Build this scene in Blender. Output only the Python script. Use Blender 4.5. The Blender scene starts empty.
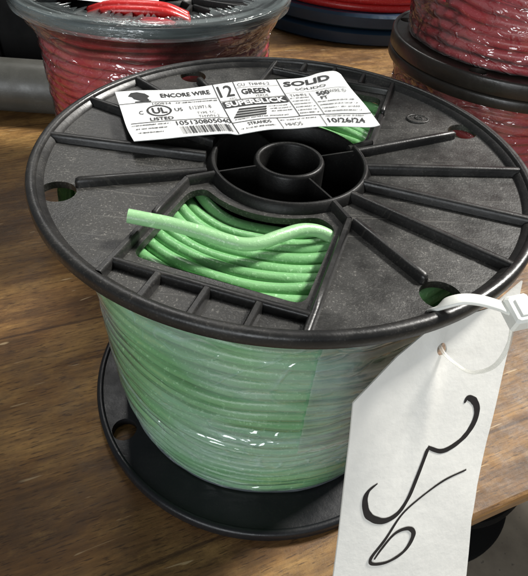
import bpy, math, random
from mathutils import Vector, Matrix, noise
from mathutils.geometry import delaunay_2d_cdt
random.seed(7)
S = 0.065                     # one model unit = flange radius of the green spool, in metres
H = 1.549                     # height of the green spool (model units)
PI = math.pi
sc = bpy.context.scene
col = sc.collection
rad = math.radians

# ------------------------------------------------------------------ materials
def new_mat(name):
    m = bpy.data.materials.new(name); m.use_nodes = True
    nt = m.node_tree; nt.nodes.clear()
    return m, nt
class N:
    def __init__(s, nt): s.nt = nt
    def __call__(s, t, **k):
        n = s.nt.nodes.new(t)
        for a, v in k.items():
            if a in ('operation','blend_type','data_type','feature','distance','noise_dimensions','interpolation_type','wave_type','bands_direction'): setattr(n, a, v)
            else:
                key = int(a[1:]) if a[0]=='i' and a[1:].isdigit() else a.replace('_',' ')
                inp = n.inputs[key]
                if hasattr(v,'is_output') or isinstance(v, bpy.types.NodeSocket): s.nt.links.new(v, inp)
                else: inp.default_value = v
        return n
def link(nt,a,b): nt.links.new(a,b)
def c4(c): return (c[0],c[1],c[2],1)
def coords(n, nt, rot=(0,0,0), scale=(1,1,1), uv=False):
    tc = nt.nodes.new('ShaderNodeTexCoord')
    mp = nt.nodes.new('ShaderNodeMapping')
    k = 1 if uv else 1/S
    mp.inputs['Scale'].default_value = [x*k for x in scale]
    mp.inputs['Rotation'].default_value = rot
    link(nt, tc.outputs['UV' if uv else 'Object'], mp.inputs['Vector'])
    return mp.outputs[0]
def ramp(n, nt, fac, stops):
    r = nt.nodes.new('ShaderNodeValToRGB'); link(nt, fac, r.inputs[0])
    e = r.color_ramp.elements
    while len(e) < len(stops): e.new(0.5)
    for el,(p,c) in zip(e, stops): el.position = p; el.color = c4(c) if len(c)==3 else c
    return r.outputs[0]
def mixc(n, nt, fac, a, b, mode='MIX'):
    m = nt.nodes.new('ShaderNodeMix'); m.data_type='RGBA'; m.blend_type = mode
    for s,v in ((0,fac),(6,a),(7,b)):
        if isinstance(v, bpy.types.NodeSocket): link(nt, v, m.inputs[s])
        else: m.inputs[s].default_value = v if s==0 else c4(v)
    return m.outputs[2]
def out(nt, sh):
    o = nt.nodes.new('ShaderNodeOutputMaterial'); link(nt, sh, o.inputs[0])
G=lambda v:(v,v,v)

def mat_plastic(name, base, dust, dustcol=(.20,.185,.155), rough=.42, bump=.25, spec=.5):
    m, nt = new_mat(name); n = N(nt); v = coords(n, nt)
    fine = n('ShaderNodeTexNoise', Vector=v, Scale=120, Detail=3, Roughness=.75).outputs[0]
    mid = n('ShaderNodeTexNoise', Vector=v, Scale=5, Detail=5, Roughness=.65).outputs[0]
    speck = ramp(n, nt, fine, [(.56,G(0)),(.70,G(1))])
    patch = ramp(n, nt, mid, [(.38,G(.12)),(.64,G(1))])
    f = n('ShaderNodeMath', operation='MULTIPLY', i0=speck, i1=patch).outputs[0]
    f = n('ShaderNodeMath', operation='MULTIPLY', i0=f, i1=dust).outputs[0]
    haze = n('ShaderNodeMath', operation='MULTIPLY', i0=patch, i1=dust*.11).outputs[0]
    c = mixc(n, nt, haze, base, dustcol)
    c = mixc(n, nt, f, c, dustcol)
    # fine scratches
    v2 = coords(n, nt, rot=(0,0,.9), scale=(2,60,2))
    scn = n('ShaderNodeTexNoise', Vector=v2, Scale=1.5, Detail=2).outputs[0]
    scr = ramp(n, nt, scn, [(.67,G(0)),(.70,G(1))])
    f2 = n('ShaderNodeMath', operation='MULTIPLY', i0=scr, i1=dust*.2).outputs[0]
    c = mixc(n, nt, f2, c, dustcol)
    rg = n('ShaderNodeMapRange', i0=mid, i1=.3, i2=.7, i3=rough-.1, i4=rough+.14).outputs[0]
    b = n('ShaderNodeBump', Strength=bump, Distance=.004*S, Height=fine).outputs[0]
    b = n('ShaderNodeBump', Strength=.12, Distance=.03*S, Height=mid, Normal=b).outputs[0]
    p = n('ShaderNodeBsdfPrincipled', Base_Color=c, Roughness=rg, Normal=b)
    p.inputs['Specular IOR Level'].default_value = spec
    out(nt, p.outputs[0]); return m
def mat_wire(name, base, light, rough=.32):
    m, nt = new_mat(name); n = N(nt); v = coords(n, nt)
    big = n('ShaderNodeTexNoise', Vector=v, Scale=3.0, Detail=3).outputs[0]
    fi = n('ShaderNodeTexNoise', Vector=v, Scale=60, Detail=3, Roughness=.7).outputs[0]
    c = mixc(n, nt, big, base, light)
    sp = ramp(n, nt, fi, [(.58,G(0)),(.72,G(.6))])
    c = mixc(n, nt, sp, c, tuple(min(1,x*1.2+.25) for x in light))
    b = n('ShaderNodeBump', Strength=.3, Distance=.005*S, Height=fi).outputs[0]
    p = n('ShaderNodeBsdfPrincipled', Base_Color=c, Roughness=rough, Normal=b)
    p.inputs['Subsurface Weight'].default_value = .0
    out(nt, p.outputs[0]); return m
def mat_film(name, rough=.09, haze=.12, hazecol=(.75,.8,.8), gloss=.10, bump=.6, stretch=(6,26), tint=(.95,.97,.97), crinkle=.5):
    """clear stretch film: see-through, a little milky in patches, sharp wrinkled highlights"""
    m, nt = new_mat(name); n = N(nt)
    v = coords(n, nt, scale=(stretch[0],stretch[1],1), uv=True, rot=(0,0,.10))
    v2 = coords(n, nt, scale=(stretch[0]*1.6,stretch[1]*1.3,1), uv=True, rot=(0,0,-.5))
    v3 = coords(n, nt, scale=(stretch[0]*5,stretch[1]*6,1), uv=True, rot=(0,0,.2))
    a = n('ShaderNodeTexNoise', Vector=v, Scale=1, Detail=2, Roughness=.5, Distortion=.5).outputs[0]
    b_ = n('ShaderNodeTexNoise', Vector=v2, Scale=1.0, Detail=2, Roughness=.5, Distortion=1.2).outputs[0]
    f_ = n('ShaderNodeTexNoise', Vector=v3, Scale=1.0, Detail=2, Roughness=.5, Distortion=.8).outputs[0]
    cr = n('ShaderNodeMath', operation='SUBTRACT', i0=b_, i1=.5).outputs[0]
    cr = n('ShaderNodeMath', operation='ABSOLUTE', i0=cr).outputs[0]      # fold lines where the noise crosses its middle
    fold = n('ShaderNodeMapRange', i0=cr, i1=.0, i2=.035, i3=1, i4=0).outputs[0]
    where = n('ShaderNodeMapRange', i0=a, i1=.42, i2=.58, i3=.10, i4=1).outputs[0]   # crinkles sit in patches
    fold = n('ShaderNodeMath', operation='MULTIPLY', i0=fold, i1=where).outputs[0]
    small = n('ShaderNodeMath', operation='MULTIPLY', i0=f_, i1=where).outputs[0]
    h = n('ShaderNodeMath', operation='MULTIPLY_ADD', i0=fold, i1=.35*crinkle, i2=a).outputs[0]
    h = n('ShaderNodeMath', operation='MULTIPLY_ADD', i0=small, i1=.45*crinkle, i2=h).outputs[0]
    bp = n('ShaderNodeBump', Strength=bump, Distance=.05*S, Height=h).outputs[0]
    hz = n('ShaderNodeMapRange', i0=a, i1=.36, i2=.66, i3=haze*.35, i4=haze*2.0).outputs[0]
    crm = n('ShaderNodeMath', operation='MULTIPLY', i0=fold, i1=haze*.9).outputs[0]
    hz = n('ShaderNodeMath', operation='ADD', i0=hz, i1=crm).outputs[0]
    tr = n('ShaderNodeBsdfTransparent', Color=c4(tint)).outputs[0]
    df = n('ShaderNodeBsdfDiffuse', Color=c4(hazecol), Normal=bp).outputs[0]
    m1 = n('ShaderNodeMixShader', i0=hz, i1=tr, i2=df).outputs[0]
    gl = n('ShaderNodeBsdfGlossy', Roughness=rough, Normal=bp).outputs[0]
    fr = n('ShaderNodeFresnel', IOR=1.45).outputs[0]
    fr = n('ShaderNodeMath', operation='MULTIPLY_ADD', i0=fr, i1=.9, i2=gloss*.4).outputs[0]
    m2 = n('ShaderNodeMixShader', i0=fr, i1=m1, i2=gl).outputs[0]
    out(nt, m2); return m
def mat_paper(name, base, rough=.55, bump=.25, trans=0, scale=30, spec=.3):
    m, nt = new_mat(name); n = N(nt); v = coords(n, nt)
    a = n('ShaderNodeTexNoise', Vector=v, Scale=scale, Detail=5, Roughness=.6).outputs[0]
    g = n('ShaderNodeTexNoise', Vector=v, Scale=4, Detail=3).outputs[0]
    c = mixc(n, nt, g, tuple(x*.93 for x in base), base)
    c = mixc(n, nt, ramp(n, nt, a, [(.35,G(0)),(.65,G(1))]), tuple(x*.93 for x in base), c)
    h = n('ShaderNodeMath', operation='MULTIPLY_ADD', i0=g, i1=1.5, i2=a).outputs[0]
    bp = n('ShaderNodeBump', Strength=bump, Distance=.012*S, Height=h).outputs[0]
    p = n('ShaderNodeBsdfPrincipled', Base_Color=c, Roughness=rough, Normal=bp)
    p.inputs['Specular IOR Level'].default_value = spec
    p.inputs['Subsurface Weight'].default_value = trans
    p.inputs['Subsurface Radius'].default_value = (.002,.002,.0018)
    out(nt, p.outputs[0]); return m
def mat_flat(name, base, rough=.5, spec=.4):
    m, nt = new_mat(name); n = N(nt); v = coords(n, nt)
    a = n('ShaderNodeTexNoise', Vector=v, Scale=40, Detail=3).outputs[0]
    c = mixc(n, nt, a, base, tuple(min(1,x*1.25+.01) for x in base))
    p = n('ShaderNodeBsdfPrincipled', Base_Color=c, Roughness=rough)
    p.inputs['Specular IOR Level'].default_value = spec
    out(nt, p.outputs[0]); return m
def mat_wood():
    m, nt = new_mat('varnished_wood'); n = N(nt)
    v = coords(n, nt, scale=(.42,1.7,1)); vf = coords(n, nt, scale=(3.2,46,4)); vb = coords(n, nt, scale=(.6,.95,1))
    vd = coords(n, nt)
    g1 = n('ShaderNodeTexNoise', Vector=v, Scale=1.25, Detail=10, Roughness=.68, Distortion=.5).outputs[0]
    g2 = n('ShaderNodeTexNoise', Vector=vf, Scale=1, Detail=5, Roughness=.65, Distortion=.3).outputs[0]
    big = n('ShaderNodeTexNoise', Vector=vb, Scale=1.1, Detail=4, Roughness=.6).outputs[0]
    mott = n('ShaderNodeTexNoise', Vector=vd, Scale=7, Detail=9, Roughness=.75).outputs[0]
    c = ramp(n, nt, g1, [(.33,(.060,.030,.010)),(.45,(.165,.082,.026)),(.55,(.31,.168,.052)),(.69,(.48,.285,.092))])
    fg = ramp(n, nt, g2, [(.38,G(.30)),(.58,G(1))])
    c = mixc(n, nt, .55, c, fg, 'MULTIPLY')
    grey = ramp(n, nt, big, [(.44,G(0)),(.60,G(.85))])
    c = mixc(n, nt, grey, c, mixc(n, nt, .6, c, (.060,.032,.015)))
    red = n('ShaderNodeTexNoise', Vector=coords(n, nt, rot=(0,0,.3), scale=(.9,1.5,1)), Scale=1.0, Detail=7, Roughness=.7, Distortion=.4).outputs[0]
    c = mixc(n, nt, ramp(n, nt, red, [(.52,G(0)),(.66,G(.5))]), c, (.150,.068,.018))
    gold = n('ShaderNodeTexNoise', Vector=coords(n, nt, rot=(0,0,-.1), scale=(1.3,3.2,1)), Scale=1.4, Detail=9, Roughness=.75).outputs[0]
    c = mixc(n, nt, ramp(n, nt, gold, [(.52,G(0)),(.70,G(.42))]), c, (.48,.29,.095))
    ml = ramp(n, nt, mott, [(.30,G(.55)),(.62,G(1))])
    c = mixc(n, nt, .7, c, ml, 'MULTIPLY')
    # open pores: short dark dashes along the grain
    vp = coords(n, nt, scale=(9,70,1))
    po = n('ShaderNodeTexNoise', Vector=vp, Scale=1.3, Detail=2, Roughness=.6).outputs[0]
    po = ramp(n, nt, po, [(.57,G(0)),(.65,G(.7))])
    c = mixc(n, nt, po, c, (.030,.013,.005))
    # joints between boards
    tc2 = nt.nodes.new('ShaderNodeTexCoord'); sx = n('ShaderNodeSeparateXYZ', Vector=tc2.outputs['Object'])
    wob = n('ShaderNodeMath', operation='MULTIPLY_ADD', i0=g1, i1=.05*S, i2=sx.outputs[1]).outputs[0]
    for yy in (.395,2.02,4.9,7.1):
        dd = n('ShaderNodeMath', operation='ABSOLUTE', i0=n('ShaderNodeMath', operation='SUBTRACT', i0=wob, i1=yy*S).outputs[0]).outputs[0]
        ln = n('ShaderNodeMapRange', i0=dd, i1=.004*S, i2=.012*S, i3=.8, i4=0).outputs[0]
        c = mixc(n, nt, ln, c, (.035,.016,.006))
    # light nicks and scratches that belong to the board
    vs = coords(n, nt, rot=(0,0,1.1), scale=(3,26,1))
    s1 = n('ShaderNodeTexNoise', Vector=vs, Scale=1.0, Detail=2, Distortion=.6).outputs[0]
    s1 = ramp(n, nt, s1, [(.70,G(0)),(.73,G(1))])
    c = mixc(n, nt, n('ShaderNodeMath', operation='MULTIPLY', i0=s1, i1=.5).outputs[0], c, (.5,.38,.22))
    h = n('ShaderNodeMath', operation='MULTIPLY_ADD', i0=g2, i1=.6, i2=mott).outputs[0]
    bp = n('ShaderNodeBump', Strength=.35, Distance=.012*S, Height=h).outputs[0]
    rg = n('ShaderNodeMapRange', i0=mott, i1=.3, i2=.7, i3=.42, i4=.68).outputs[0]
    p = n('ShaderNodeBsdfPrincipled', Base_Color=c, Roughness=rg, Normal=bp)
    p.inputs['Specular IOR Level'].default_value = .35
    out(nt, p.outputs[0]); return m
def mat_concrete():
    m, nt = new_mat('concrete'); n = N(nt); v = coords(n, nt)
    a = n('ShaderNodeTexNoise', Vector=v, Scale=.8, Detail=8, Roughness=.65).outputs[0]
    b = n('ShaderNodeTexNoise', Vector=v, Scale=9, Detail=4).outputs[0]
    c = ramp(n, nt, a, [(.3,(.15,.125,.095)),(.7,(.27,.235,.18))])
    c = mixc(n, nt, ramp(n, nt, b, [(.66,G(0)),(.72,G(.6))]), c, (.05,.045,.04))
    p = n('ShaderNodeBsdfPrincipled', Base_Color=c, Roughness=.75)
    out(nt, p.outputs[0]); return m

M = dict(
 web = mat_plastic('dusty_black_plastic', (.013,.013,.012), .95, dustcol=(.20,.193,.175), rough=.38, spec=.4),
 rib = mat_plastic('moulded_black_plastic', (.010,.010,.010), .26, rough=.38, bump=.12, spec=.38),
 rim = mat_plastic('rim_black_plastic', (.011,.011,.011), .30, rough=.36, bump=.12, spec=.42),
 low = mat_plastic('shaded_side_black_plastic', (.009,.010,.012), .08, rough=.36, bump=.10, spec=.35),  # darker copy of the plastic: the lower flange's shade is in the colour
 hub = mat_plastic('hub_black_plastic', (.006,.006,.006), .10, rough=.42, bump=.1, spec=.22),
 brownblack = mat_plastic('worn_black_plastic', (.022,.019,.016), .35, dustcol=(.10,.085,.07), rough=.33, bump=.1),
 navy = mat_plastic('navy_black_plastic', (.008,.030,.062), .12, rough=.38, bump=.1),
 smoke = mat_plastic('smoky_plastic', (.045,.055,.057), .35, dustcol=(.3,.32,.31), rough=.22, bump=.2),
 green = mat_wire('green_wire_jacket', (.100,.30,.105), (.24,.50,.22)),
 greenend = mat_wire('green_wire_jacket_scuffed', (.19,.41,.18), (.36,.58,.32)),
 red = mat_wire('red_wire_jacket', (.34,.012,.024), (.55,.045,.060)),
 brightred = mat_wire('bright_red_wire_jacket', (.40,.010,.012), (.55,.025,.02)),
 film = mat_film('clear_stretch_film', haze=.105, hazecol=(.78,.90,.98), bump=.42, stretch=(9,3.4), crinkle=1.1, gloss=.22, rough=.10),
 redfilm = mat_film('crinkled_clear_film', haze=.06, hazecol=(.80,.68,.66), bump=.7, gloss=.24, rough=.10, stretch=(10,3.5), tint=(.97,.94,.94), crinkle=1.6),
 rimfilm = mat_film('clear_film_over_rim', haze=.11, hazecol=(.60,.70,.70), bump=.5, stretch=(9,12), crinkle=1.0),
 label = mat_paper('white_label_paper', (.80,.81,.80), rough=.5, bump=.12, scale=12),
 tag = mat_paper('white_tag_stock', (.85,.84,.79), rough=.7, bump=.14, scale=26),
 ink = mat_flat('black_ink', (.012,.012,.012), .5),
 white = mat_flat('white_print', (.78,.79,.78), .5),
 marker = mat_flat('black_marker_ink', (.018,.016,.016), .4),
 nylon = mat_paper('white_nylon', (.82,.83,.78), rough=.3, bump=.05, trans=.4, spec=.5),
 grey = mat_plastic('grey_pipe_plastic', (.050,.050,.044), .25, dustcol=(.30,.29,.26), rough=.4, bump=.1),
 black = mat_plastic('matt_black_plastic', (.003,.003,.003), .05, dustcol=(.02,.02,.02), rough=.7, bump=.1, spec=.2),
 wood = mat_wood(), floor = mat_concrete(),
)
def mat_edge():
    m, nt = new_mat('worn_board_edge'); n = N(nt); v = coords(n, nt, scale=(1,1,10))
    a = n('ShaderNodeTexNoise', Vector=v, Scale=2, Detail=5, Roughness=.6).outputs[0]
    c = ramp(n, nt, a, [(.35,(.12,.055,.018)),(.65,(.32,.17,.055))])
    p = n('ShaderNodeBsdfPrincipled', Base_Color=c, Roughness=.5); out(nt, p.outputs[0]); return m
M['edge'] = mat_edge()
def mat_clearnylon():
    m, nt = new_mat('clear_nylon'); n = N(nt)
    tr = n('ShaderNodeBsdfTransparent', Color=(.93,.93,.91,1)).outputs[0]
    p = n('ShaderNodeBsdfPrincipled', Base_Color=(.8,.8,.76,1), Roughness=.25).outputs[0]
    out(nt, n('ShaderNodeMixShader', i0=.28, i1=tr, i2=p).outputs[0]); return m
M['clear'] = mat_clearnylon()

# ------------------------------------------------------------------ mesh helpers
class MB:
    def __init__(s): s.v=[]; s.f=[]; s.uv=None
    def add(s, vs, fs):
        o=len(s.v); s.v += [tuple(p) for p in vs]; s.f += [tuple(i+o for i in f) for f in fs]
    def build(s, name, mat, parent=None, smooth=True, auto=None):
        me = bpy.data.meshes.new(name); me.from_pydata([[c*S for c in p] for p in s.v], [], s.f)
        me.materials.append(mat)
        if s.uv:
            L = me.uv_layers.new(name='UVMap'); k=0
            for f in s.uv:
                for c in f: L.data[k].uv = c; k+=1
        if smooth:
            for p in me.polygons: p.use_smooth = True
        me.validate(); me.update()
        if auto is not None:
            try: me.set_sharp_from_angle(angle=rad(auto))
            except Exception: pass
        o = bpy.data.objects.new(name, me); col.objects.link(o)
        if parent: o.parent = parent
        return o
def thing(name, label, cat, loc=(0,0,0), rz=0, group=None):
    o = bpy.data.objects.new(name, None); col.objects.link(o)
    o.location = [c*S for c in loc]; o.rotation_euler[2] = rz; o.empty_display_size=.02
    tag(o, label, cat, group); return o
def tag(o, label=None, cat=None, group=None, kind=None):
    if label: o['label']=label
    if cat: o['category']=cat
    if group: o['group']=group
    if kind: o['kind']=kind
    return o

def tube(mb, pts, r, sides=10, closed=False, caps=True, flat=None):
    """swept tube; flat=(w,h) sweeps a rounded strap instead, h along z-ish"""
    P=[Vector(p) for p in pts]; n=len(P); vs=[]; fs=[]
    up=Vector((0,0,1)); T=[]
    for i in range(n):
        a=P[(i-1)%n] if closed or i>0 else P[i]; b=P[(i+1)%n] if closed or i<n-1 else P[i]
        T.append((b-a).normalized())
    u=T[0].cross(up)
    if u.length<.1: u=Vector((1,0,0))
    u.normalize()
    for i in range(n):
        t=T[i]; u=(u-t*u.dot(t)).normalized(); w=u.cross(t)
        if closed or flat: 
            u2=t.cross(up); 
            if u2.length>.15: u=u2.normalized(); w=u.cross(t)
        rr = r[i] if isinstance(r,(list,tuple)) else r
        for k in range(sides):
            a=2*PI*k/sides
            if flat:
                c,s_=math.cos(a),math.sin(a); e=.45
                x=math.copysign(abs(c)**e,c)*flat[0]/2; y=math.copysign(abs(s_)**e,s_)*flat[1]/2
            else: x=rr*math.cos(a); y=rr*math.sin(a)
            vs.append(P[i]+u*x+w*y)
    m=n if closed else n-1
    for i in range(m):
        j=(i+1)%n
        for k in range(sides):
            l=(k+1)%sides
            fs.append((i*sides+k,i*sides+l,j*sides+l,j*sides+k))
    if not closed and caps:
        fs.append(tuple(range(sides))[::-1]); fs.append(tuple((n-1)*sides+k for k in range(sides)))
    mb.add(vs,fs)
def lathe(mb, prof, seg=128, closed=True, c=(0,0)):
    """profile of (r,z) swept round the axis; closed profile makes a solid ring"""
    n=len(prof); vs=[]; fs=[]
    for i in range(seg):
        a=2*PI*i/seg
        for r,z in prof: vs.append((c[0]+r*math.cos(a),c[1]+r*math.sin(a),z))
    m=n if closed else n-1
    for i in range(seg):
        j=(i+1)%seg
        for k in range(m):
            l=(k+1)%n
            fs.append((i*n+k,j*n+k,j*n+l,i*n+l))
    mb.add(vs,fs)
def inside(p,poly):
    r=False; x,y=p; n=len(poly)
    for i in range(n):
        x1,y1=poly[i]; x2,y2=poly[i-1]
        if (y1>y)!=(y2>y) and x<(x2-x1)*(y-y1)/(y2-y1)+x1: r=not r
    return r
def plate(mb, outer, holes, zt, thick, step=.06, disp=None):
    """flat sheet with real through-holes; zt(x,y) gives the top height, or disp maps (x,y,side) to 3D"""
    pts=[]; edges=[]
    for loop in [outer]+holes:
        o=len(pts); pts+=loop; edges+=[(o+i,o+(i+1)%len(loop)) for i in range(len(loop))]
    xs=[p[0] for p in outer]; ys=[p[1] for p in outer]
    y=min(ys)+step/2; k=0
    allb=[p for l in [outer]+holes for p in l]
    while y<max(ys):
        x=min(xs)+(step/2 if k%2 else step)
        while x<max(xs):
            if inside((x,y),outer) and not any(inside((x,y),h) for h in holes) and min((x-a)**2+(y-b)**2 for a,b in allb)>(step*.35)**2:
                pts.append((x,y))
            x+=step
        y+=step*.87; k+=1
    V,_,F,_,_,_ = delaunay_2d_cdt([Vector(p) for p in pts], edges, [], 0, 1e-6)
    tri=[]
    for f in F:
        cx=sum(V[i].x for i in f)/3; cy=sum(V[i].y for i in f)/3
        if inside((cx,cy),outer) and not any(inside((cx,cy),h) for h in holes):
            a,b,c=[V[i] for i in f]
            if (b-a).cross(c-a)<0: f=f[::-1]
            tri.append(tuple(f))
    n=len(V)
    if disp: top=[disp(v.x,v.y,0) for v in V]; bot=[disp(v.x,v.y,1) for v in V]
    else: top=[(v.x,v.y,zt(v.x,v.y)) for v in V]; bot=[(v.x,v.y,zt(v.x,v.y)-thick) for v in V]
    cnt={}
    for f in tri:
        for i in range(3):
            e=(f[i],f[(i+1)%3]); cnt[e]=cnt.get(e,0)+1
    fs=list(tri)+[tuple(i+n for i in f[::-1]) for f in tri]
    for (a,b) in cnt:
        if (b,a) not in cnt: fs.append((a,a+n,b+n,b))
    mb.add(top+bot, fs)
def beam(mb, p0, p1, w, zb, zt, free0=False, free1=False, taper=.78, steps=6):
    """a moulded rib: flat foot, rounded top; zb/zt are functions of (x,y)"""
    a=Vector(p0); b=Vector(p1); d=(b-a); L=d.length; t=d/L; nrm=Vector((-t.y,t.x))
    prof=[(-.5,0),(-.5*taper,.62),(-.44*taper,.86),(-.25*taper,1),(.25*taper,1),(.44*taper,.86),(.5*taper,.62),(.5,0)]
    st=[]
    if free0: st+=[(-w*.42,.45,.55),(-w*.30,.75,.85),(0,1,1)]
    else: st+=[(0,1,1)]
    st+=[(L*i/steps,1,1) for i in range(1,steps)]
    if free1: st+=[(L,1,1),(L+w*.30,.75,.85),(L+w*.42,.45,.55)]
    else: st+=[(L,1,1)]
    vs=[];fs=[]
    for s,kw,kh in st:
        c=a+t*s
        for u,h in prof:
            q=c+nrm*(u*w*kw); z0=zb(c.x,c.y); z1=zt(c.x,c.y)
            vs.append((q.x,q.y,z0+(z1-z0)*h*kh))
    n=len(prof)
    for i in range(len(st)-1):
        for k in range(n):
            l=(k+1)%n; fs.append((i*n+k,(i+1)*n+k,(i+1)*n+l,i*n+l))
    fs.append(tuple(range(n))); fs.append(tuple((len(st)-1)*n+k for k in range(n))[::-1])
    mb.add(vs,fs)
def circle(cx,cy,r,n=28): return [(cx+r*math.cos(2*PI*i/n),cy+r*math.sin(2*PI*i/n)) for i in range(n)]
def fillet(poly, r, n=5):
    o=[]
    m=len(poly)
    for i in range(m):
        p=Vector(poly[i]); a=Vector(poly[i-1]); b=Vector(poly[(i+1)%m])
        da=(a-p); db=(b-p); rr=min(r,da.length*.45,db.length*.45)
        A=p+da.normalized()*rr; B=p+db.normalized()*rr
        for k in range(n+1):
            t=k/n; o.append(tuple(A*(1-t)**2+p*2*t*(1-t)+B*t*t))
    return o
def pol(r,deg): return (r*math.cos(rad(deg)), r*math.sin(rad(deg)))

# ------------------------------------------------------------------ spool
AX=-106.0                                   # direction of the front window
def win_uv(u,v,flip=1):                     # window frame: v outward along the window axis, u across it
    ax=Vector(pol(1,AX)); pe=Vector((-ax.y,ax.x))
    p=(pe*u+ax*v)*flip; return (p.x,p.y)
HC=(.018,0)
RIBS=[22,0.5,-20.5,-38.5,-56]
HOLES=[24,-56,124,-156]

def coil_r(z, bulge=(.79,.85)):
    t=(z-.06)/.32; 
    return bulge[0]+(bulge[1]-bulge[0])*(1-math.exp(-2.2*max(t,0)))
def coil_model(bt,br,sd,seed):
    z0=bt+sd*.5; z1=H-.085-sd*.4; turns=int((z1-z0)/(sd*.97))
    def at(a,k):
        ca,sa=math.cos(a),math.sin(a)
        nz=noise.noise(Vector((ca*1.6,sa*1.6,k*.20+seed)))+.35*noise.noise(Vector((ca*3.1,sa*3.1,k*.55+seed)))
        nr=noise.noise(Vector((ca*1.9+9,sa*1.9,k*.9+seed)))
        z=z0+(z1-z0)*(k/turns)+nz*sd*.65*min(1,k/2,(turns-k)/2)
        return coil_r(z,br)-sd/2+nr*.012, z
    return dict(z0=z0,z1=z1,turns=turns,at=at,sd=sd,br=br)
def tight_wrap(root, mat, name, C, ztop, rtop, tight=.85, gap=.005, amp=.003, seg=420, seed=0, per=7, arc=None, zb=None):
    """film pulled tight over the turns of wire: sinks a little between them, folds at random, flares to the flange"""
    z0=C['z0']-C['sd']*.4 if zb is None else zb; nz=int((ztop-z0)/C['sd']*per); sd=C['sd']; vs=[];fs=[];uv=[]
    A0,A1=(0,2*PI) if arc is None else (rad(arc[0]),rad(arc[1]))
    for i in range(seg):
        a=A0+(A1-A0)*i/seg; ca,sa=math.cos(a),math.sin(a); T=[C['at'](a,k) for k in range(C['turns']+1)]
        for j in range(nz+1):
            z=z0+(ztop-z0)*j/nz
            r0=coil_r(z,C['br']); e=0
            for r,zk in T:
                d=abs(z-zk)/sd
                if d<.75: e=max(e, r+sd/2*math.cos(min(1,d/.75)*PI/2)**.8)
            e=max(e,r0-sd*.6)
            t=tight*(.55+.9*(noise.noise(Vector((ca*2.2,sa*2.2,z*2.2+seed)))+.3))
            t=max(0,min(.9,t))
            R=(r0+gap+.006)*(1-t)+(e+gap)*t
            f=max(0,(z-(ztop-.20))/.20); R=R*(1-f)+rtop*f if f>0 else R
            R+=amp*(noise.noise(Vector((ca*5,sa*5,z*7+seed)))+.6*noise.noise(Vector((ca*13,sa*13,z*16+seed))))
            vs.append((R*ca,R*sa,z))
    n=nz+1; L_=(A1-A0)/(2*PI)
    for i in range(seg if arc is None else seg-1):
        j=(i+1)%seg
        for k in range(nz):
            fs.append((i*n+k,j*n+k,j*n+k+1,i*n+k+1))
            za,zb_=[z0+(ztop-z0)*x/nz for x in (k,k+1)]
            i0_,i1_=i/seg*L_,(i+1)/seg*L_; uv.append([(i0_,za),(i1_,za),(i1_,zb_),(i0_,zb_)])
    mb=MB(); mb.add(vs,fs); mb.uv=uv
    return mb.build(name, mat, root)
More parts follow.
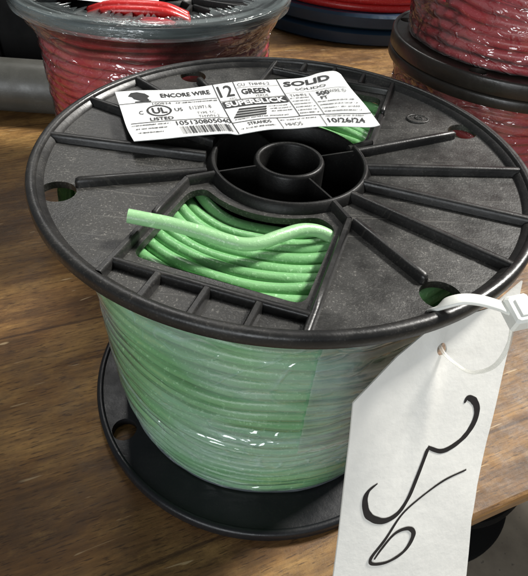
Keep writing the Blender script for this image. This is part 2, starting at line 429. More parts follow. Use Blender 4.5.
def make_spool(root, P):
    """all parts of one spool under its Empty; P: dict of materials and sizes"""
    q=P.get('quality',1.0); tt=P.get('top_th',.047); bt=P.get('bot_th',.047); wd=P.get('wire_d',.053)
    def dish(x,y): return (1-min(1,math.hypot(x,y)))/.68
    web=lambda x,y: H-.036-.044*min(1,dish(x,y))
    ribz=lambda x,y: H-.006-.038*min(1,dish(x,y))
    foot=lambda x,y: web(x,y)-.006
    # ---- top flange: web with real holes and windows
    holes=[circle(*pol(.897,a),.066) for a in HOLES]
    holes.append(circle(HC[0],HC[1],.312,72))
    wins=[]
    for fl in (1,-1):
        L=[]
        w=[(.305,.34),(.305,.775),(-.275,.775),(-.275,.34)]
        arc=[( .372*math.sin(rad(a)), .372*math.cos(rad(a))) for a in (-38,-25,-12,0,12,25,38)]
        arc=[(u,max(v,.285)) for u,v in arc]
        poly=[(.305,.775),(-.275,.775),(-.275,.345)]+[(u,v) for u,v in arc]+[(.305,.345)]
        poly=fillet(poly,.045,4)
        loop=[win_uv(u,v,fl) for u,v in poly]
        wins.append(loop)
    mb=MB(); plate(mb, circle(0,0,.975,200), holes+wins, web, .028, step=.055)
    flange=mb.build('top_flange', P['web'], root, auto=35)
    if P.get('mark'):
        mb=MB(); cx,cy=.63,.473; zz=web(cx,cy)
        tube(mb,[(cx+.050*math.cos(a),cy+.040*math.sin(a),zz+.001) for a in [2*PI*i/32 for i in range(32)]],.0055,6,closed=True)
        tube(mb,[(cx+.022*math.cos(a)+.004*a,cy+.020*math.sin(a)+.003*a,zz+.001) for a in [5.2*i/20 for i in range(21)]],.005,6)
        mb.build('mould_mark', P['web'], flange)
    # rim lip
    mb=MB(); b=H-tt-.006
    lathe(mb, [(.962,b+.006),(.962,H-.014),(.966,H-.004),(.973,H),(.986,H),(.994,H-.004),(1.0,H-.013),(1.0,b+.008),(.994,b),(.965,b)], int(224*q))
    # shallow step inside the rim
    lathe(mb, [(.940,H-.042),(.946,H-.028),(.966,H-.014),(.966,H-.048)], int(224*q))
    mb.build('rim', P['rim'], flange, auto=50)
    # ribs, both halves
    for fl in (0,180):
        for i,a in enumerate(RIBS):
            a0=a+fl; r1=.973; fr=False
            if i in (0,4): r1=.815; fr=True
            r0=.33
            if i==4: r0=.47
            if i==0: r0=.335
            mb=MB(); beam(mb, pol(r0,a0), pol(r1,a0), .041, foot, ribz, free1=fr)
            mb.build('rib', P['rib'], flange, auto=45)
        f=1 if fl==0 else -1
        def wb(*pts, w=.034, free0=False, free1=False, nm='window_frame_rib'):
            mb=MB()
            for k in range(len(pts)-1):
                beam(mb, win_uv(*pts[k],f), win_uv(*pts[k+1],f), w, foot, lambda x,y:ribz(x,y)-.0013*k, free0=free0 and k==0, free1=free1 and k==len(pts)-2)
            mb.build(nm, P['rib'], flange, auto=45)
        wb((.262,.215),(.338,.305),(.343,.905))                       # right wall, chamfered to the hub ring
        wb((-.225,.215),(-.305,.30),(-.305,.555), free1=True)         # left wall, stops at the notch
        wb((-.305,.605),(-.302,.91), free0=True)
        mb=MB(); beam(mb, win_uv(-.300,.838,f), win_uv(.340,.828,f), .034, foot, lambda x,y:ribz(x,y)-.002); mb.build('window_frame_rib', P['rib'], flange, auto=45)
        for u in (-.14,.021,.184):
            wb((u,.842),(u,math.sqrt(.973**2-u*u)), w=.034, nm='short_rib')
    # ---- hub
    mb=MB(); h0=H-.042
    lathe(mb, [(.306,.05),(.306,h0-.010),(.311,h0-.002),(.318,h0),(.324,h0-.002),(.331,h0-.012),(.345,h0-.034),(.345,h0-.06),(.33,h0-.08),(.33,.05)], int(128*q), c=HC)
    hub=mb.build('hub', P['hub'], root, auto=50)
    mb=MB(); lathe(mb, [(.122,.04),(.122,h0-.012),(.126,h0-.003),(.134,h0),(.142,h0-.003),(.148,h0-.014),(.150,.04)], int(80*q), c=HC)
    mb.build('arbor_tube', P['hub'], hub, auto=50)
    for a in (24,-56,124,-156):
        p0=(HC[0]+.145*math.cos(rad(a)),HC[1]+.145*math.sin(rad(a))); p1=(HC[0]+.31*math.cos(rad(a)),HC[1]+.31*math.sin(rad(a)))
        mb=MB(); beam(mb,p0,p1,.017,lambda x,y:.9,lambda x,y:h0-.012,taper=.9,steps=2); mb.build('spoke', P['hub'], hub, auto=45)
    mb=MB(); lathe(mb,[(0.001,.045),(.33,.045),(.33,.02),(.001,.02)],48,c=HC); mb.build('hub_floor', P['hub'], hub, auto=45)
    # ---- bottom flange
    rot0=10
    bh=[circle(*pol(.897,a+rot0),.066) for a in HOLES]
    mb=MB(); plate(mb, circle(0,0,.982,200), bh, lambda x,y: bt-.012, max(.02,bt-.016), step=.12)
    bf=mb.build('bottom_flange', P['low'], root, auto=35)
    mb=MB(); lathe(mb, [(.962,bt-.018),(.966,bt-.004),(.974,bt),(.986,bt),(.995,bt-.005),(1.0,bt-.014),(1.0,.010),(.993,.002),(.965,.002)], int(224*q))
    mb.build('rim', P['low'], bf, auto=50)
    # ---- wire coil
    br=P.get('bulge',(.79,.85)); mb=MB(); seg=int(190*q); sd=P.get('side_d',.065)
    seed=P.get('seed',0); wr=wd/2*.99
    C=coil_model(bt,br,sd,seed); z0,z1,turns=C['z0'],C['z1'],C['turns']
    for k in range(turns+1):
        pts=[]
        for i in range(seg):
            a=2*PI*i/seg; r,z=C['at'](a,k); pts.append((r*math.cos(a),r*math.sin(a),z))
        tube(mb,pts,sd/2*.99,8,closed=True)
    # plain core cylinder added under the turns to block light through the gaps
    core=[(coil_r(z,br)-wd*.85,z) for z in [z0-.01+(z1-z0)*i/20 for i in range(21)]]
    lathe(mb, core, 96, closed=False)
    # end faces of the winding, seen through the windows and holes
    rr=.345+wd*.6; k=0
    ztop=H-.085-wd*.55
    zt_=lambda R: web(R,0)-.031-wd*.54
    while rr<br[1]-wd*.3:
        for lay in (0,1):
            pts=[]
            for i in range(seg):
                a=2*PI*i/seg; ca,sa=math.cos(a),math.sin(a)
                n1=noise.noise(Vector((ca*1.3+3,sa*1.3,k*.8+seed+lay*5))); n2=noise.noise(Vector((ca*2+7,sa*2,k*1.7+seed+lay*5)))
                R=rr+lay*wd*.5+n1*wd*.30; pts.append((R*ca,R*sa,zt_(R)-lay*wd*.8+(n2-.45)*wd*.35-(.01 if k%3==1 else 0)))
            tube(mb,pts,wr*(1 if lay==0 else .96),10,closed=True)
        rr+=wd*.99; k+=1
    lathe(mb,[(.34,ztop-.05-wd*1.2),(br[1]-wd,ztop-wd*1.2)],64,closed=False)
    coil=mb.build('wire_coil', P['wire'], root)
    return C
def wrap(root, mat, name, prof, amp=.006, seg=360, seed=0, sub=6, jag=0):
    """film: lathe of (r,z) profile with small folds, uv = (angle, length)"""
    pr=[]
    for i in range(len(prof)-1):
        for k in range(sub):
            t=k/sub; pr.append(tuple(prof[i][j]*(1-t)+prof[i+1][j]*t for j in (0,1)))
    pr.append(prof[-1]); n=len(pr); mb=MB()
    L=[0]
    for i in range(1,n): L.append(L[-1]+math.dist(pr[i],pr[i-1]))
    vs=[]
    for i in range(seg):
        a=2*PI*i/seg; ca,sa=math.cos(a),math.sin(a)
        for k,(r,z) in enumerate(pr):
            d=amp*(noise.noise(Vector((ca*3,sa*3,z*9+seed)))+.6*noise.noise(Vector((ca*9,sa*9,z*22+seed+4))))
            if jag and k>=n-4:
                e=(k-n+5)/4; sp=abs(noise.noise(Vector((ca*22,sa*22,seed))))*1.6
                d-=jag*e*sp; z=z+jag*.35*e*sp
            vs.append(((r+d)*ca,(r+d)*sa,z+d*.3))
    fs=[];uv=[]
    for i in range(seg):
        j=(i+1)%seg
        for k in range(n-1):
            fs.append((i*n+k,j*n+k,j*n+k+1,i*n+k+1))
            uv.append([(i/seg,L[k]),((i+1)/seg,L[k]),((i+1)/seg,L[k+1]),(i/seg,L[k+1])])
    mb.add(vs,fs); mb.uv=uv
    return mb.build(name, mat, root)

# ===== the green spool
spool=thing('wire_spool','black spool of green wire with a white label, in front on the table','wire spool',(0,0,0),0,'spools of building wire on the table')
CM=make_spool(spool, dict(web=M['web'],rib=M['rib'],rim=M['rim'],low=M['low'],hub=M['hub'],wire=M['green'],seed=2.3,bulge=(.785,.845),bot_th=.075,mark=True))
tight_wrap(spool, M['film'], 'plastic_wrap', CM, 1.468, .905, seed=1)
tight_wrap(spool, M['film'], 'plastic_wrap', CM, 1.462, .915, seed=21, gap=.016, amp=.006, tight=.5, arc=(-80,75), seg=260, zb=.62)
def smooth_path(p, n=6):
    P=[Vector(x) for x in p]; o=[]
    for i in range(len(P)-1):
        a=P[max(i-1,0)]; b=P[i]; c=P[i+1]; d=P[min(i+2,len(P)-1)]
        for k in range(n):
            t=k/n
            o.append(.5*((2*b)+(c-a)*t+(2*a-5*b+4*c-d)*t*t+(3*b-a-3*c+d)*t**3))
    o.append(P[-1]); return o
# loose end of the wire: comes up out of the window, over the notch and onto the web
we=[(-.499,-.576,1.585),(-.429,-.572,1.572),(-.367,-.566,1.558),(-.27,-.5645,1.533),(-.186,-.570,1.512),(-.126,-.572,1.502),(-.07,-.555,1.499),(-.004,-.5085,1.498),(.065,-.456,1.490),(.128,-.428,1.472),(.180,-.424,1.448),(.228,-.418,1.418),(.275,-.395,1.385)]
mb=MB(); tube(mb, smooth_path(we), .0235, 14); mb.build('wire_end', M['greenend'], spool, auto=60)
mb=MB(); tube(mb, [(-.501,-.5762,1.5856),(-.4985,-.576,1.585)], .013, 12); mb.build('copper_core', mat_flat('copper',(.45,.2,.08),.35), spool.children[-1] if False else bpy.data.objects['wire_end'], auto=60)

# ---- printed label: a sheet lying on the ribs, its far right corner lifted
LT=[(-0.8035,0.3784,1.5554),(-0.6963,0.4156,1.5554),(-0.5516,0.4445,1.5574),(-0.4426,0.4917,1.5584),(-0.2505,0.5832,1.5654),(-0.0981,0.6319,1.5654),(0.0601,0.6636,1.5754),(0.1414,0.6666,1.6054),(0.211,0.6416,1.6304),(0.2449,0.6182,1.6254)]
LB=[(-0.6111,-0.05,1.5554),(-0.4944,-0.0101,1.5554),(-0.4025,0.0262,1.5554),(-0.255,0.0742,1.5554),(-0.2086,0.0716,1.5554),(-0.1724,0.0907,1.5554),(-0.0735,0.1374,1.5574),(0.0317,0.1665,1.5554),(0.1368,0.1889,1.5634),(0.2447,0.1935,1.5704),(0.3569,0.1955,1.5754),(0.401,0.2116,1.5804)]
LL=[(-0.8035,0.3784,1.5554),(-0.7304,0.2059,1.5554),(-0.6648,0.0508,1.5554),(-0.6111,-0.05,1.5554)]
LR=[(0.2449,0.6182,1.6254),(0.2863,0.4811,1.6154),(0.3473,0.3398,1.6004),(0.401,0.2116,1.5804)]
def arclen(P):
    P=smooth_path(P,4); L=[0]
    for i in range(1,len(P)): L.append(L[-1]+(P[i]-P[i-1]).length)
    def f(t):
        d=max(0,min(1,t))*L[-1]
        for i in range(1,len(P)):
            if L[i]>=d-1e-9:
                k=(d-L[i-1])/max(1e-9,L[i]-L[i-1]); return P[i-1].lerp(P[i],k)
        return P[-1]
    return f
fT,fB,fL,fR=map(arclen,(LT,LB,LL,LR))
c00,c10,c01,c11=[Vector(x) for x in (LT[0],LT[-1],LB[0],LB[-1])]
def lab(s,t):
    p=fT(s)*(1-t)+fB(s)*t+fL(t)*(1-s)+fR(t)*s-(c00*(1-s)*(1-t)+c10*s*(1-t)+c01*(1-s)*t+c11*s*t)
    p.z+=.004*math.sin(s*9)*math.sin(t*PI)
    return p
def labn(s,t):
    a=lab(min(1,s+.01),t)-lab(max(0,s-.01),t); b=lab(s,min(1,t+.02))-lab(s,max(0,t-.02))
    n=b.cross(a); n.normalize()
    return n if n.z>0 else -n
mb=MB(); nu,nv=72,24; vs=[];fs=[]
for lay in (0,1):
    for i in range(nu+1):
        for j in range(nv+1):
            s,t=i/nu,j/nv; vs.append(lab(s,t)-labn(s,t)*(.003*lay))
o1=(nu+1)*(nv+1)
for i in range(nu):
    for j in range(nv):
        a=i*(nv+1)+j; q=(a,a+nv+1,a+nv+2,a+1); fs.append(q[::-1]); fs.append(tuple(k+o1 for k in q))
def edge(i,j): return i*(nv+1)+j
per=[edge(i,0) for i in range(nu)]+[edge(nu,j) for j in range(nv)]+[edge(i,nv) for i in range(nu,0,-1)]+[edge(0,j) for j in range(nv,0,-1)]
for k in range(len(per)):
    a=per[k]; b=per[(k+1)%len(per)]; fs.append((a,b,b+o1,a+o1))
mb.add(vs,fs); label=mb.build('label', M['label'], spool, auto=60)
def bmap(p,off):                       # clear the label along its surface
    s,t=p; return lab(s,t)+labn(s,t)*off
def flat_text(body, bold=0.0, shear=0.0):
    cu=bpy.data.curves.new('t','FONT'); cu.body=body; cu.offset=bold; cu.shear=shear; cu.resolution_u=3
    o=bpy.data.objects.new('t',cu); col.objects.link(o)
    bpy.context.view_layer.update()
    me=bpy.data.meshes.new_from_object(o.evaluated_get(bpy.context.evaluated_depsgraph_get()))
    vs=[(v.co.x,v.co.y) for v in me.vertices]; fs=[tuple(p.vertices) for p in me.polygons]
    bpy.data.objects.remove(o); bpy.data.meshes.remove(me); bpy.data.curves.remove(cu)
    x0=min(v[0] for v in vs);x1=max(v[0] for v in vs);y0=min(v[1] for v in vs);y1=max(v[1] for v in vs)
    return [((x-x0)/(x1-x0),(y-y0)/(y1-y0)) for x,y in vs],fs
def text_box(mb, body, s0,t0,s1,t1, mp, off=.0022, bold=0.0, shear=0.0):
    vs,fs=flat_text(body,bold,shear)
    mb.add([mp((s0+(s1-s0)*x, t1+(t0-t1)*y),off) for x,y in vs],fs)
def rect(mb,s0,t0,s1,t1,mp,off=.0022,n=1,m=1):
    vs=[mp((s0+(s1-s0)*i/n,t0+(t1-t0)*j/m),off) for i in range(n+1) for j in range(m+1)]
    mb.add(vs,[(i*(m+1)+j,i*(m+1)+j+1,(i+1)*(m+1)+j+1,(i+1)*(m+1)+j) for i in range(n) for j in range(m)])
def micro(mb,s0,s1,t,h,mp,fill=.93):
    s=s0
    while s<s1:
        w=random.uniform(.0014,.0040)
        if random.random()<fill: rect(mb,s,t-h*random.uniform(.22,.42),min(s+w,s1),t+h*random.uniform(.28,.36),mp)
        s+=w+random.choice((.0009,.0012,.0015,.0035))
ink=MB(); T=lambda b,*a,**k: text_box(ink,b,*a,bmap,**k)
# ruled lines
for a in ((.0,.29,.405,.30),(.02,.695,.41,.705),(.41,.375,.70,.382),(.41,.80,1.0,.81),(.41,.80,1,.808)): rect(ink,*a,bmap,n=24)
for s in (.408,.50): rect(ink,s,.0,s+.0035,1 if s<.45 else .38,bmap,m=8)
rect(ink,.698,.0,.7015,.80,bmap,m=8); rect(ink,.80,.38,.803,.80,bmap,m=6); rect(ink,.60,.80,.603,1,bmap,m=3); rect(ink,.78,.80,.783,1,bmap,m=3)
T('ENCORE WIRE',.175,.10,.385,.20,bold=.025)
T('100834',.13,.315,.205,.36); micro(ink,.225,.40,.34,.04,bmap)
T('E123971-8',.27,.43,.36,.50); T('TYPE TC',.29,.56,.365,.61); T('THWN-2',.29,.63,.375,.68)
T('C',.065,.47,.082,.54,bold=.01); T('US',.208,.45,.240,.52,bold=.01); T('UL',.118,.425,.176,.545,bold=.03); T('LISTED',.098,.618,.190,.678,bold=.02)
ring=[];n_=40
for r_ in (1,.84):
    for i in range(n_): ring.append((.146+.050*r_*math.cos(2*PI*i/n_), .485+.115*r_*math.sin(2*PI*i/n_)))
ink.add([bmap(p,.0022) for p in ring],[(i,(i+1)%n_,n_+(i+1)%n_,n_+i) for i in range(n_)])
micro(ink,.02,.17,.745,.03,bmap); micro(ink,.03,.15,.81,.03,bmap); micro(ink,.03,.13,.88,.03,bmap)
T('105130805040',.19,.72,.41,.80,bold=.01)
s=.195
while s<.40:
    w=random.choice([.0015,.0025,.004]); rect(ink,s,.825,s+w,.965,bmap); s+=w+random.choice([.0018,.003,.0045])
# the maker's mark: a dark plume over a bar
pl=[(.045,.13),(.06,.06),(.085,.05),(.115,.09),(.13,.16),(.118,.20),(.125,.25),(.10,.27),(.08,.235),(.065,.20),(.06,.155)]
ink.add([bmap(p,.0022) for p in pl],[tuple(range(len(pl)))])
rect(ink,.065,.262,.13,.28,bmap,n=3)
T('12',.420,.06,.486,.30,bold=.012); T('AWG',.455,.325,.485,.365)
T('CU  THHN-2',.515,.05,.66,.115); rect(ink,.505,.14,.70,.147,bmap,n=8)
T('GREEN',.52,.18,.645,.295,bold=.03); T('VERDE',.57,.315,.63,.36)
rect(ink,.415,.395,.695,.525,bmap,n=20,m=3)
# grey italic block mark under the band
for k in range(4):
    v0=.56+k*.045; pts=[(.435+.012*(3-k),v0),(.575+.006*(3-k),v0),(.570+.006*(3-k),v0+.030),(.428+.012*(3-k),v0+.030)]
    ink.add([bmap(p,.0022) for p in pts],[(0,1,2,3)])
micro(ink,.43,.66,.755,.03,bmap); micro(ink,.60,.69,.57,.03,bmap); micro(ink,.60,.69,.62,.03,bmap); micro(ink,.60,.69,.67,.03,bmap)
T('SOLID',.715,.075,.925,.195,bold=.035,shear=.12); T('S\u00d3LIDO',.755,.24,.89,.30,bold=.01)
rect(ink,.705,.34,1.0,.346,bmap,n=12)
T('THHN',.715,.375,.785,.43); T('500',.83,.37,.885,.45,bold=.03); T('FT',.835,.47,.865,.53,bold=.02)
for t in (.46,.52,.58,.64,.70,.755): micro(ink,.708,.79,t,.028,bmap)
for t in (.57,.63,.69,.75): micro(ink,.81,.97,t,.028,bmap)
T('WIRE ID',.885,.375,.96,.43)
T('STRANDS',.47,.83,.57,.885,bold=.02); micro(ink,.43,.58,.93,.035,bmap)
T('HHOS',.62,.90,.69,.96); micro(ink,.61,.76,.85,.03,bmap)
T('10/26/24',.80,.87,.95,.945,bold=.02); micro(ink,.80,.96,.835,.022,bmap)
ink.build('label_printing', M['ink'], label, smooth=False)
wt=MB(); text_box(wt,'SUPERSLICK',.424,.413,.686,.508,bmap,off=.0036,bold=.03); wt.build('reversed_lettering', M['white'], label, smooth=False)

# ===== the tag, its hole and the handwritten number
P0=Vector((.520,-.852,1.380)); A=Vector((.931,.317,-.181)); D=Vector((.019,-.539,-.842)); Nn=Vector((.364,-.781,.508))
def tagp(p,off=0):
    u,v=p
    bend=.012*math.sin(v*3.0)-.02*(u/.3)**2*max(0,v)*1.0+.010*math.exp(-((u+.02+.05*v)/.035)**2)*math.exp(-((v-.10)/.22)**2)+.006*noise.noise(Vector((u*4,v*4,3)))
    return P0+A*u+D*v+Nn*(bend+off)
right=[(.30,-.21),(.277,.056),(.269,.145),(.248,.344),(.236,.514),(.238,.654),(.262,.80),(.277,.90),(.285,1.02)]
outl=[(-.297,.149),(-.16,.015),(-.075,-.046),(-.02,-.085),(.08,-.105),(.18,-.125)]+right+[(-.290,1.02),(-.298,.75)]
tg=thing('paper_tag','white paper tag with a handwritten 56, hanging from the green wire spool','tag',(0,0,0))
mb=MB()
dense=[]
for i in range(len(outl)):
    a=Vector(outl[i]); b=Vector(outl[(i+1)%len(outl)]); k=max(1,int((b-a).length/.04))
    dense+=[tuple(a.lerp(b,j/k)) for j in range(k)]
plate(mb, dense, [circle(0,0,.021,20)], None, 0, step=.018, disp=lambda x,y,s: tagp((x,y),-.006*s))
tagbody=mb.build('tag_card', M['tag'], tg, auto=50)
def ribbon(mb,pts,ws,mp,off=.003):
    P=[Vector(p).to_3d() for p in pts]; P=smooth_path(P,8); n=len(P); vs=[]
    for i,p in enumerate(P):
        t=(P[min(i+1,n-1)]-P[max(i-1,0)]); t.normalize(); nn=Vector((-t.y,t.x,0))
        x=i/(n-1)*(len(ws)-1); k=min(int(x),len(ws)-2); w=ws[k]*(1-(x-k))+ws[k+1]*(x-k)
        w*=.86*(1+.14*noise.noise(Vector((i*.31,w*90,0))))
        vs+=[mp((p.x+nn.x*w/2,p.y+nn.y*w/2),off),mp((p.x-nn.x*w/2,p.y-nn.y*w/2),off)]
    mb.add(vs,[(2*i,2*i+1,2*i+3,2*i+2) for i in range(n-1)])
s1=[(.1197,.1912),(.1315,.1743),(.1623,.1903),(.1794,.2234),(.1743,.2656),(.1453,.3087),(.0972,.3396),(.0466,.351),(-.0084,.3283)]
s2=[(-.0077,.3350),(-.0367,.4344),(-.0612,.5093),(-.0950,.5561),(-.1471,.5715),(-.2018,.542),(-.2209,.49),(-.2124,.4539),(-.1821,.431)]
s3=[(.1699,.4388),(.0766,.461),(-.0131,.5124),(-.077,.5635),(-.1263,.6433),(-.1705,.7074),(-.1617,.7329),(-.1025,.7359),(-.0415,.7034),(-.0171,.6483),(-.0413,.6201),(-.0917,.6282),(-.1337,.6757),(-.158,.7158)]
mb=MB(); ribbon(mb,s1,[.006,.022,.030,.030,.026,.022,.020,.018,.014],tagp,.0013)
ribbon(mb,s2,[.016,.017,.016,.019,.026,.028,.024,.013,.004],tagp,.0017)
ribbon(mb,s3,[.007,.009,.008,.009,.012,.014,.014,.012,.014,.021,.017,.012,.010,.007],tagp,.0021)
mb.build('handwritten_number', M['marker'], tagbody, smooth=False)

# ===== the cable tie that holds the tag
tie=thing('cable_tie','white cable tie looped through the green spool\'s flange, its head above the tag','cable tie',(0,0,0))
tp=[(.49,-.76,1.40),(.470,-.800,1.47),(.463,-.828,1.525),(.4753,-.840,1.566),(.5156,-.8445,1.594),(.5598,-.8522,1.603),(.612,-.86,1.597),(.6591,-.8639,1.585),(.7171,-.8491,1.60),(.79,-.835,1.625),(.90,-.80,1.65)]
mb=MB(); tube(mb, smooth_path(tp,6), 0, 12, flat=(.040,.012)); mb.build('strap', M['nylon'], tie, auto=60)
hc=Vector((.672,-.867,1.583)); x=Vector((.96,.26,.05)).normalized(); z=Vector((-.1,-.25,.96)).normalized(); y=z.cross(x); x=y.cross(z)
mb=MB()
def rbox(mb,c,ax,ay,az,hx,hy,hz,b):
    vs=[];
    import itertools
    rings=[(-hz,b),(-hz+b,0),(hz-b,0),(hz,b)]
    for zz,ins in rings:
        for (sx,sy) in ((1,1),(-1,1),(-1,-1),(1,-1)):
            order=[(hx-ins-b,hy-ins),(hx-ins,hy-ins-b)] if sx*sy<0 else [(hx-ins,hy-ins-b),(hx-ins-b,hy-ins)]
            for px,py in order: vs.append(c+ax*(px*sx)+ay*(py*sy)+az*zz)
    fs=[]
    for i in range(3):
        for k in range(8): fs.append((i*8+k,i*8+(k+1)%8,(i+1)*8+(k+1)%8,(i+1)*8+k))
    fs.append(tuple(range(8))[::-1]); fs.append(tuple(24+k for k in range(8)))
    mb.add(vs,fs)
rbox(mb,hc,x,y,z,.034,.044,.030,.007)
th_=mb.build('tie_head', M['nylon'], tie, auto=30)
mb=MB(); rbox(mb,hc+z*.0305,x,y,z,.012,.026,.004,.0015); mb.build('latch', M['nylon'], th_, auto=30)
mb=MB()
for q_ in range(14): rbox(mb,Vector((.7171,-.8491,1.60)).lerp(Vector((.79,-.835,1.625)),q_/13)+z*.0065,x,y,z,.0016,.014,.0015,.0004)
mb.build('teeth', M['nylon'], tie, auto=30)
tb0=[(.655,-.880,1.575),(.6650,-.9150,1.50),(.6480,-.9350,1.42),(.600,-.930,1.375),(.5640,-.905,1.372),(.530,-.872,1.378),(.515,-.835,1.385),(.505,-.80,1.40),(.495,-.77,1.42)]
mb=MB(); tube(mb, smooth_path(tb0,6), 0, 12, flat=(.013,.006)); mb.build('strap_tail', M['clear'], tie, auto=60)

# ===== back left: red wire spool, wrapped over its rim
lsp=thing('wire_spool','dark red wire spool with clear wrap over its rim, behind the green spool at left','wire spool',(-1.03,2.24,.001),rad(14),'spools of building wire on the table')
LM=make_spool(lsp, dict(web=M['black'],rib=M['rib'],rim=M['smoke'],low=M['low'],hub=M['hub'],wire=M['red'],seed=8.1,bulge=(.83,.868),quality=.8))
tight_wrap(lsp, M['redfilm'], 'plastic_wrap', LM, 1.485, .985, amp=.007, seed=5, seg=360, per=6)
mb=MB()
wrap(lsp, M['rimfilm'], 'rim_wrap', [(1.008,1.475),(1.012,1.53),(1.006,1.558),(.985,1.566),(.93,1.562),(.86,1.556),(.83,1.558)], amp=.005, seed=9, seg=640, sub=3, jag=.10)
# thick loose red wires and a white label on its top
mb=MB()
for k,(o,dz) in enumerate(((.0,0),(.06,.012),(.12,.0))):
    tube(mb, smooth_path([(-.42,-.60+o,1.50+dz),(-.30,-.66+o,1.545+dz),(-.12,-.70+o,1.56+dz),(.06,-.71+o,1.55+dz),(.20,-.68+o,1.49)]), .03, 10)
mb.build('wire_end', M['brightred'], lsp)
mb=MB(); n_=12
lq=[[-.75,-.52,1.568],[.02,-.56,1.572],[.10,-.10,1.59],[-.65,-.08,1.57]]
def lp(s,t,off=0):
    a,b,c,d=[Vector(k) for k in lq]
    p=a*(1-s)*(1-t)+b*s*(1-t)+c*s*t+d*(1-s)*t; p.z+=.01*math.sin(s*7)+off; return p
vs=[lp(i/n_,j/n_) for i in range(n_+1) for j in range(n_+1)]
mb.add(vs,[(i*(n_+1)+j,(i+1)*(n_+1)+j,(i+1)*(n_+1)+j+1,i*(n_+1)+j+1) for i in range(n_) for j in range(n_)])
ll=mb.build('label', M['label'], lsp)
ink=MB(); bm2=lambda p,off: lp(p[0],p[1],off)
ring=[]
for r_ in (1,.82):
    for i in range(40): ring.append((.66+.085*r_*math.cos(2*PI*i/40), .16+.085*r_*math.sin(2*PI*i/40)))
ink.add([bm2(p,.003) for p in ring],[(i,(i+1)%40,40+(i+1)%40,40+i) for i in range(40)])
text_box(ink,'UL',.62,.20,.70,.12,bm2,off=.003,bold=.03)
ink.build('label_printing', M['ink'], ll, smooth=False)

# ===== back right: two smaller spools stacked
k=.85
def small_spool(z, rz, label, seed):
    r=thing('wire_spool',label,'wire spool',(1.59,2.05,z),rz,'spools of building wire on the table')
    r.scale=(k,k,k)
    Q=make_spool(r, dict(web=M['brownblack'],rib=M['brownblack'],rim=M['brownblack'],low=M['brownblack'],hub=M['hub'],wire=M['red'],seed=seed,bulge=(.83,.90),quality=.8,top_th=.075,bot_th=.12,side_d=.075))
    tight_wrap(r, M['redfilm'], 'plastic_wrap', Q, 1.46, .95, amp=.016, gap=.012, seed=seed, seg=360, per=6)
    return r
small_spool(.001, rad(35), 'film wrapped red wire spool, lower of the two stacked at the right', 12.0)
small_spool(.003+H*k, rad(24), 'film wrapped red wire spool, upper of the two stacked at the right', 15.5)

# ===== back middle: large flat dark reel with red wire
reel=thing('cable_reel','large dark navy reel with bright red cable, between the wrapped spools at the back','cable reel',(1.077,7.946,.001))
mb=MB(); lathe(mb,[(.3,0),(1.94,0),(2.0,.03),(2.0,.17),(1.96,.20),(1.86,.205),(.3,.205)],200); mb.build('lower_flange', M['navy'], reel, auto=40)
mb=MB(); lathe(mb,[(.3,.21),(1.88,.21),(1.97,.235),(2.0,.26),(2.0,.39),(1.97,.425),(1.92,.425),(1.90,.40),(.3,.40)],200); mb.build('upper_flange', M['navy'], reel, auto=40)
mb=MB()
for j in range(12):
    pts=[((1.74+.012*noise.noise(Vector((math.cos(a)*2,math.sin(a)*2,j))))*math.cos(a),1.74*math.sin(a),.45+j*.10) for a in [2*PI*i/140 for i in range(140)]]
    tube(mb,pts,.053,8,closed=True)
lathe(mb,[(1.7,.41),(1.7,1.60),(.3,1.60)],96,closed=False)
mb.build('wire_coil', M['brightred'], reel)
mb=MB(); lathe(mb,[(.2,.0),(.2,1.66),(.3,1.68),(.32,1.66),(.32,.0)],64); mb.build('hub', M['navy'], reel, auto=40)

# ===== grey pipe and a black box added to fill the dark area at far left
pipe=thing('pipe','grey plastic pipe lying on the table beside the dark red spool','pipe',(-3.3,3.15,.27),rad(1.5))
mb=MB(); n_=64; vs=[]; fs=[]
for xx,r_ in ((-3.0,.225),(-3.0,.255),(-2.99,.26),(1.30,.26),(1.31,.255),(1.31,.225)):
    for i in range(n_): a=2*PI*i/n_; vs.append((xx,r_*math.cos(a),r_*math.sin(a)))
for j in range(6):
    for i in range(n_): fs.append((j*n_+i,j*n_+(i+1)%n_,((j+1)%6)*n_+(i+1)%n_,((j+1)%6)*n_+i))
mb.add(vs,fs); mb.build('pipe_wall', M['grey'], pipe, auto=50)
bx=thing('filler','plain black crate in the dark beyond the grey pipe','filler',(-3.9,5.2,.001))
mb=MB(); X,Y,Z=2.2,1.1,2.3; vs=[]
def slab(mb,x0,x1,y0,y1,z0,z1):
    vs=[(x,y,z) for x in (x0,x1) for y in (y0,y1) for z in (z0,z1)]
    mb.add(vs,[(0,1,3,2),(4,6,7,5),(0,4,5,1),(2,3,7,6),(0,2,6,4),(1,5,7,3)])
slab(mb,-X,X,-Y,-Y+.08,0,Z); slab(mb,-X,X,Y-.08,Y,0,Z); slab(mb,-X,-X+.08,-Y+.08,Y-.08,0,Z); slab(mb,X-.08,X,-Y+.08,Y-.08,0,Z); slab(mb,-X+.08,X-.08,-Y+.08,Y-.08,.0,.08)
mb.build('walls', M['black'], bx, smooth=False)
mb=MB(); slab(mb,-X-.06,X+.06,-Y-.06,-Y-.002,Z-.22,Z+.03); slab(mb,-X-.06,X+.06,Y+.002,Y+.06,Z-.22,Z+.03); mb.build('lip', M['black'], bx, smooth=False)
mb=MB()
for i in range(7): slab(mb,-X+.3+i*.6,-X+.36+i*.6,-Y-.05,-Y-.002,.1,Z-.25)
mb.build('rib', M['black'], bx, smooth=False)

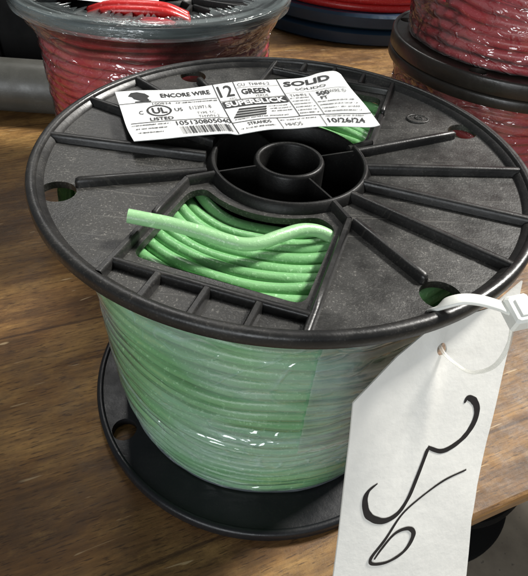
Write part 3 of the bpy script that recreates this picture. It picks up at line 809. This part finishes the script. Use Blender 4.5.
# ===== table and floor
th=rad(24.8)
E0=Vector((1.102,-.819,0))
tb_=thing('work_table','worn varnished brown wooden table under the spools','table',(E0.x,E0.y,0),th)
mb=MB(); x0,x1,y0,y1,zt=-9,11,0,11,0; b=.02; tk=.15
prof=[(y0+.012,-tk),(y0,-tk+.012),(y0,-b*1.2),(y0+b*.35,-b*.35),(y0+b*1.2,0),(y1,0),(y1,-tk)]
vs=[]; nx=60
for i in range(nx+1):
    xx=x0+(x1-x0)*i/nx
    for j,(yy,zz) in enumerate(prof): vs.append((xx,yy+(.006*noise.noise(Vector((xx*2.2,j*.2,0))) if j<5 else 0),zz))
n_=len(prof); fs=[]
for i in range(nx):
    for j in range(n_):
        fs.append((i*n_+j,(i+1)*n_+j,(i+1)*n_+(j+1)%n_,i*n_+(j+1)%n_))
fs.append(tuple(range(n_))); fs.append(tuple(nx*n_+j for j in range(n_))[::-1])
mb.add(vs,fs); top=mb.build('table_top', M['wood'], tb_, smooth=False)
top.data.materials.append(M['edge'])
for i,p in enumerate(top.data.polygons):
    if i<nx*n_ and i%n_ in (0,1,2,6): p.material_index=1
mb=MB()
for (xa,ya) in ((-8,1.2),(10,1.2),(-8,9.8),(10,9.8)):
    m2=MB(); slab(m2,xa-.4,xa+.4,ya-.4,ya+.4,-8.99,-tk-.002); m2.build('leg', M['edge'], tb_, smooth=False)
m2=MB(); slab(m2,-80,80,-80,80,-9.3,-9.0); fl=m2.build('floor', M['floor'], None, smooth=False); tag(fl,kind='structure')
ur=thing('cable_reel','black round reel on the concrete floor below the table edge','cable reel',(4.105,3.752,-9.0),0)
mb=MB(); lathe(mb,[(.4,0),(1.95,0),(2.0,.04),(2.0,.16),(1.95,.2),(.4,.2)],128); mb.build('lower_flange', M['black'], ur, auto=40)
mb=MB(); lathe(mb,[(.4,.2),(1.3,.2),(1.3,1.6),(.4,1.6)],96); mb.build('wire_coil', M['black'], ur, auto=40)
mb=MB(); lathe(mb,[(.4,1.6),(1.75,1.6),(1.8,1.64),(1.8,1.74),(1.75,1.8),(.4,1.8)],128); mb.build('upper_flange', M['black'], ur, auto=40)

# ------------------------------------------------------------------ light
w=bpy.data.worlds.new('World'); sc.world=w; w.use_nodes=True
bg=w.node_tree.nodes['Background']; bg.inputs[0].default_value=(.92,.96,1.0,1); bg.inputs[1].default_value=.14
def area(name,loc,aim,sx,sy,power,colr):
    l=bpy.data.lights.new(name,'AREA'); l.shape='RECTANGLE'; l.size=sx; l.size_y=sy; l.energy=power; l.color=colr
    o=bpy.data.objects.new(name,l); col.objects.link(o); o.location=loc
    d=Vector(aim)-Vector(loc); o.rotation_euler=d.to_track_quat('-Z','Y').to_euler()
    return o
area('ceiling_panel_lamp',(1.15,.85,1.45),(0,0,.05),.36,.26,84,(1,.97,.92))
area('ceiling_strip_lamp',(-.5,1.5,2.0),(0,0,.05),.2,1.2,16,(1,.98,.95))
area('front_fill_light',(-.5,-1.9,.62),(0,0,.05),1.1,.8,26,(.93,.97,1))  # unseen fill added low in front to brighten the coil and tag

# ------------------------------------------------------------------ camera
cam=bpy.data.cameras.new('camera'); co=bpy.data.objects.new('camera',cam); col.objects.link(co)
p,r=.781,.081; cp,sp,cr,sr=math.cos(p),math.sin(p),math.cos(r),math.sin(r)
fw=Vector((0,cp,-sp)); ri=Vector((1,0,0)); up=Vector((0,sp,cp))
X=ri*cr+up*sr; Y=-ri*sr+up*cr; Z=-fw
mat=Matrix(((X.x,Y.x,Z.x,-.044*S),(X.y,Y.y,Z.y,-1.850*S),(X.z,Y.z,Z.z,2.572*S),(0,0,0,1)))
co.matrix_world=mat
cam.sensor_fit='HORIZONTAL'; cam.sensor_width=36; cam.lens=497.556/528*36; cam.clip_start=.005; cam.clip_end=100
cam.dof.use_dof=True; cam.dof.focus_distance=1.9*S; cam.dof.aperture_fstop=170
sc.camera=co
sc.view_settings.view_transform='Standard'; sc.view_settings.look='None'; sc.view_settings.exposure=0; sc.view_settings.gamma=1
try: sc.cycles.transparent_max_bounces=16
except Exception: pass
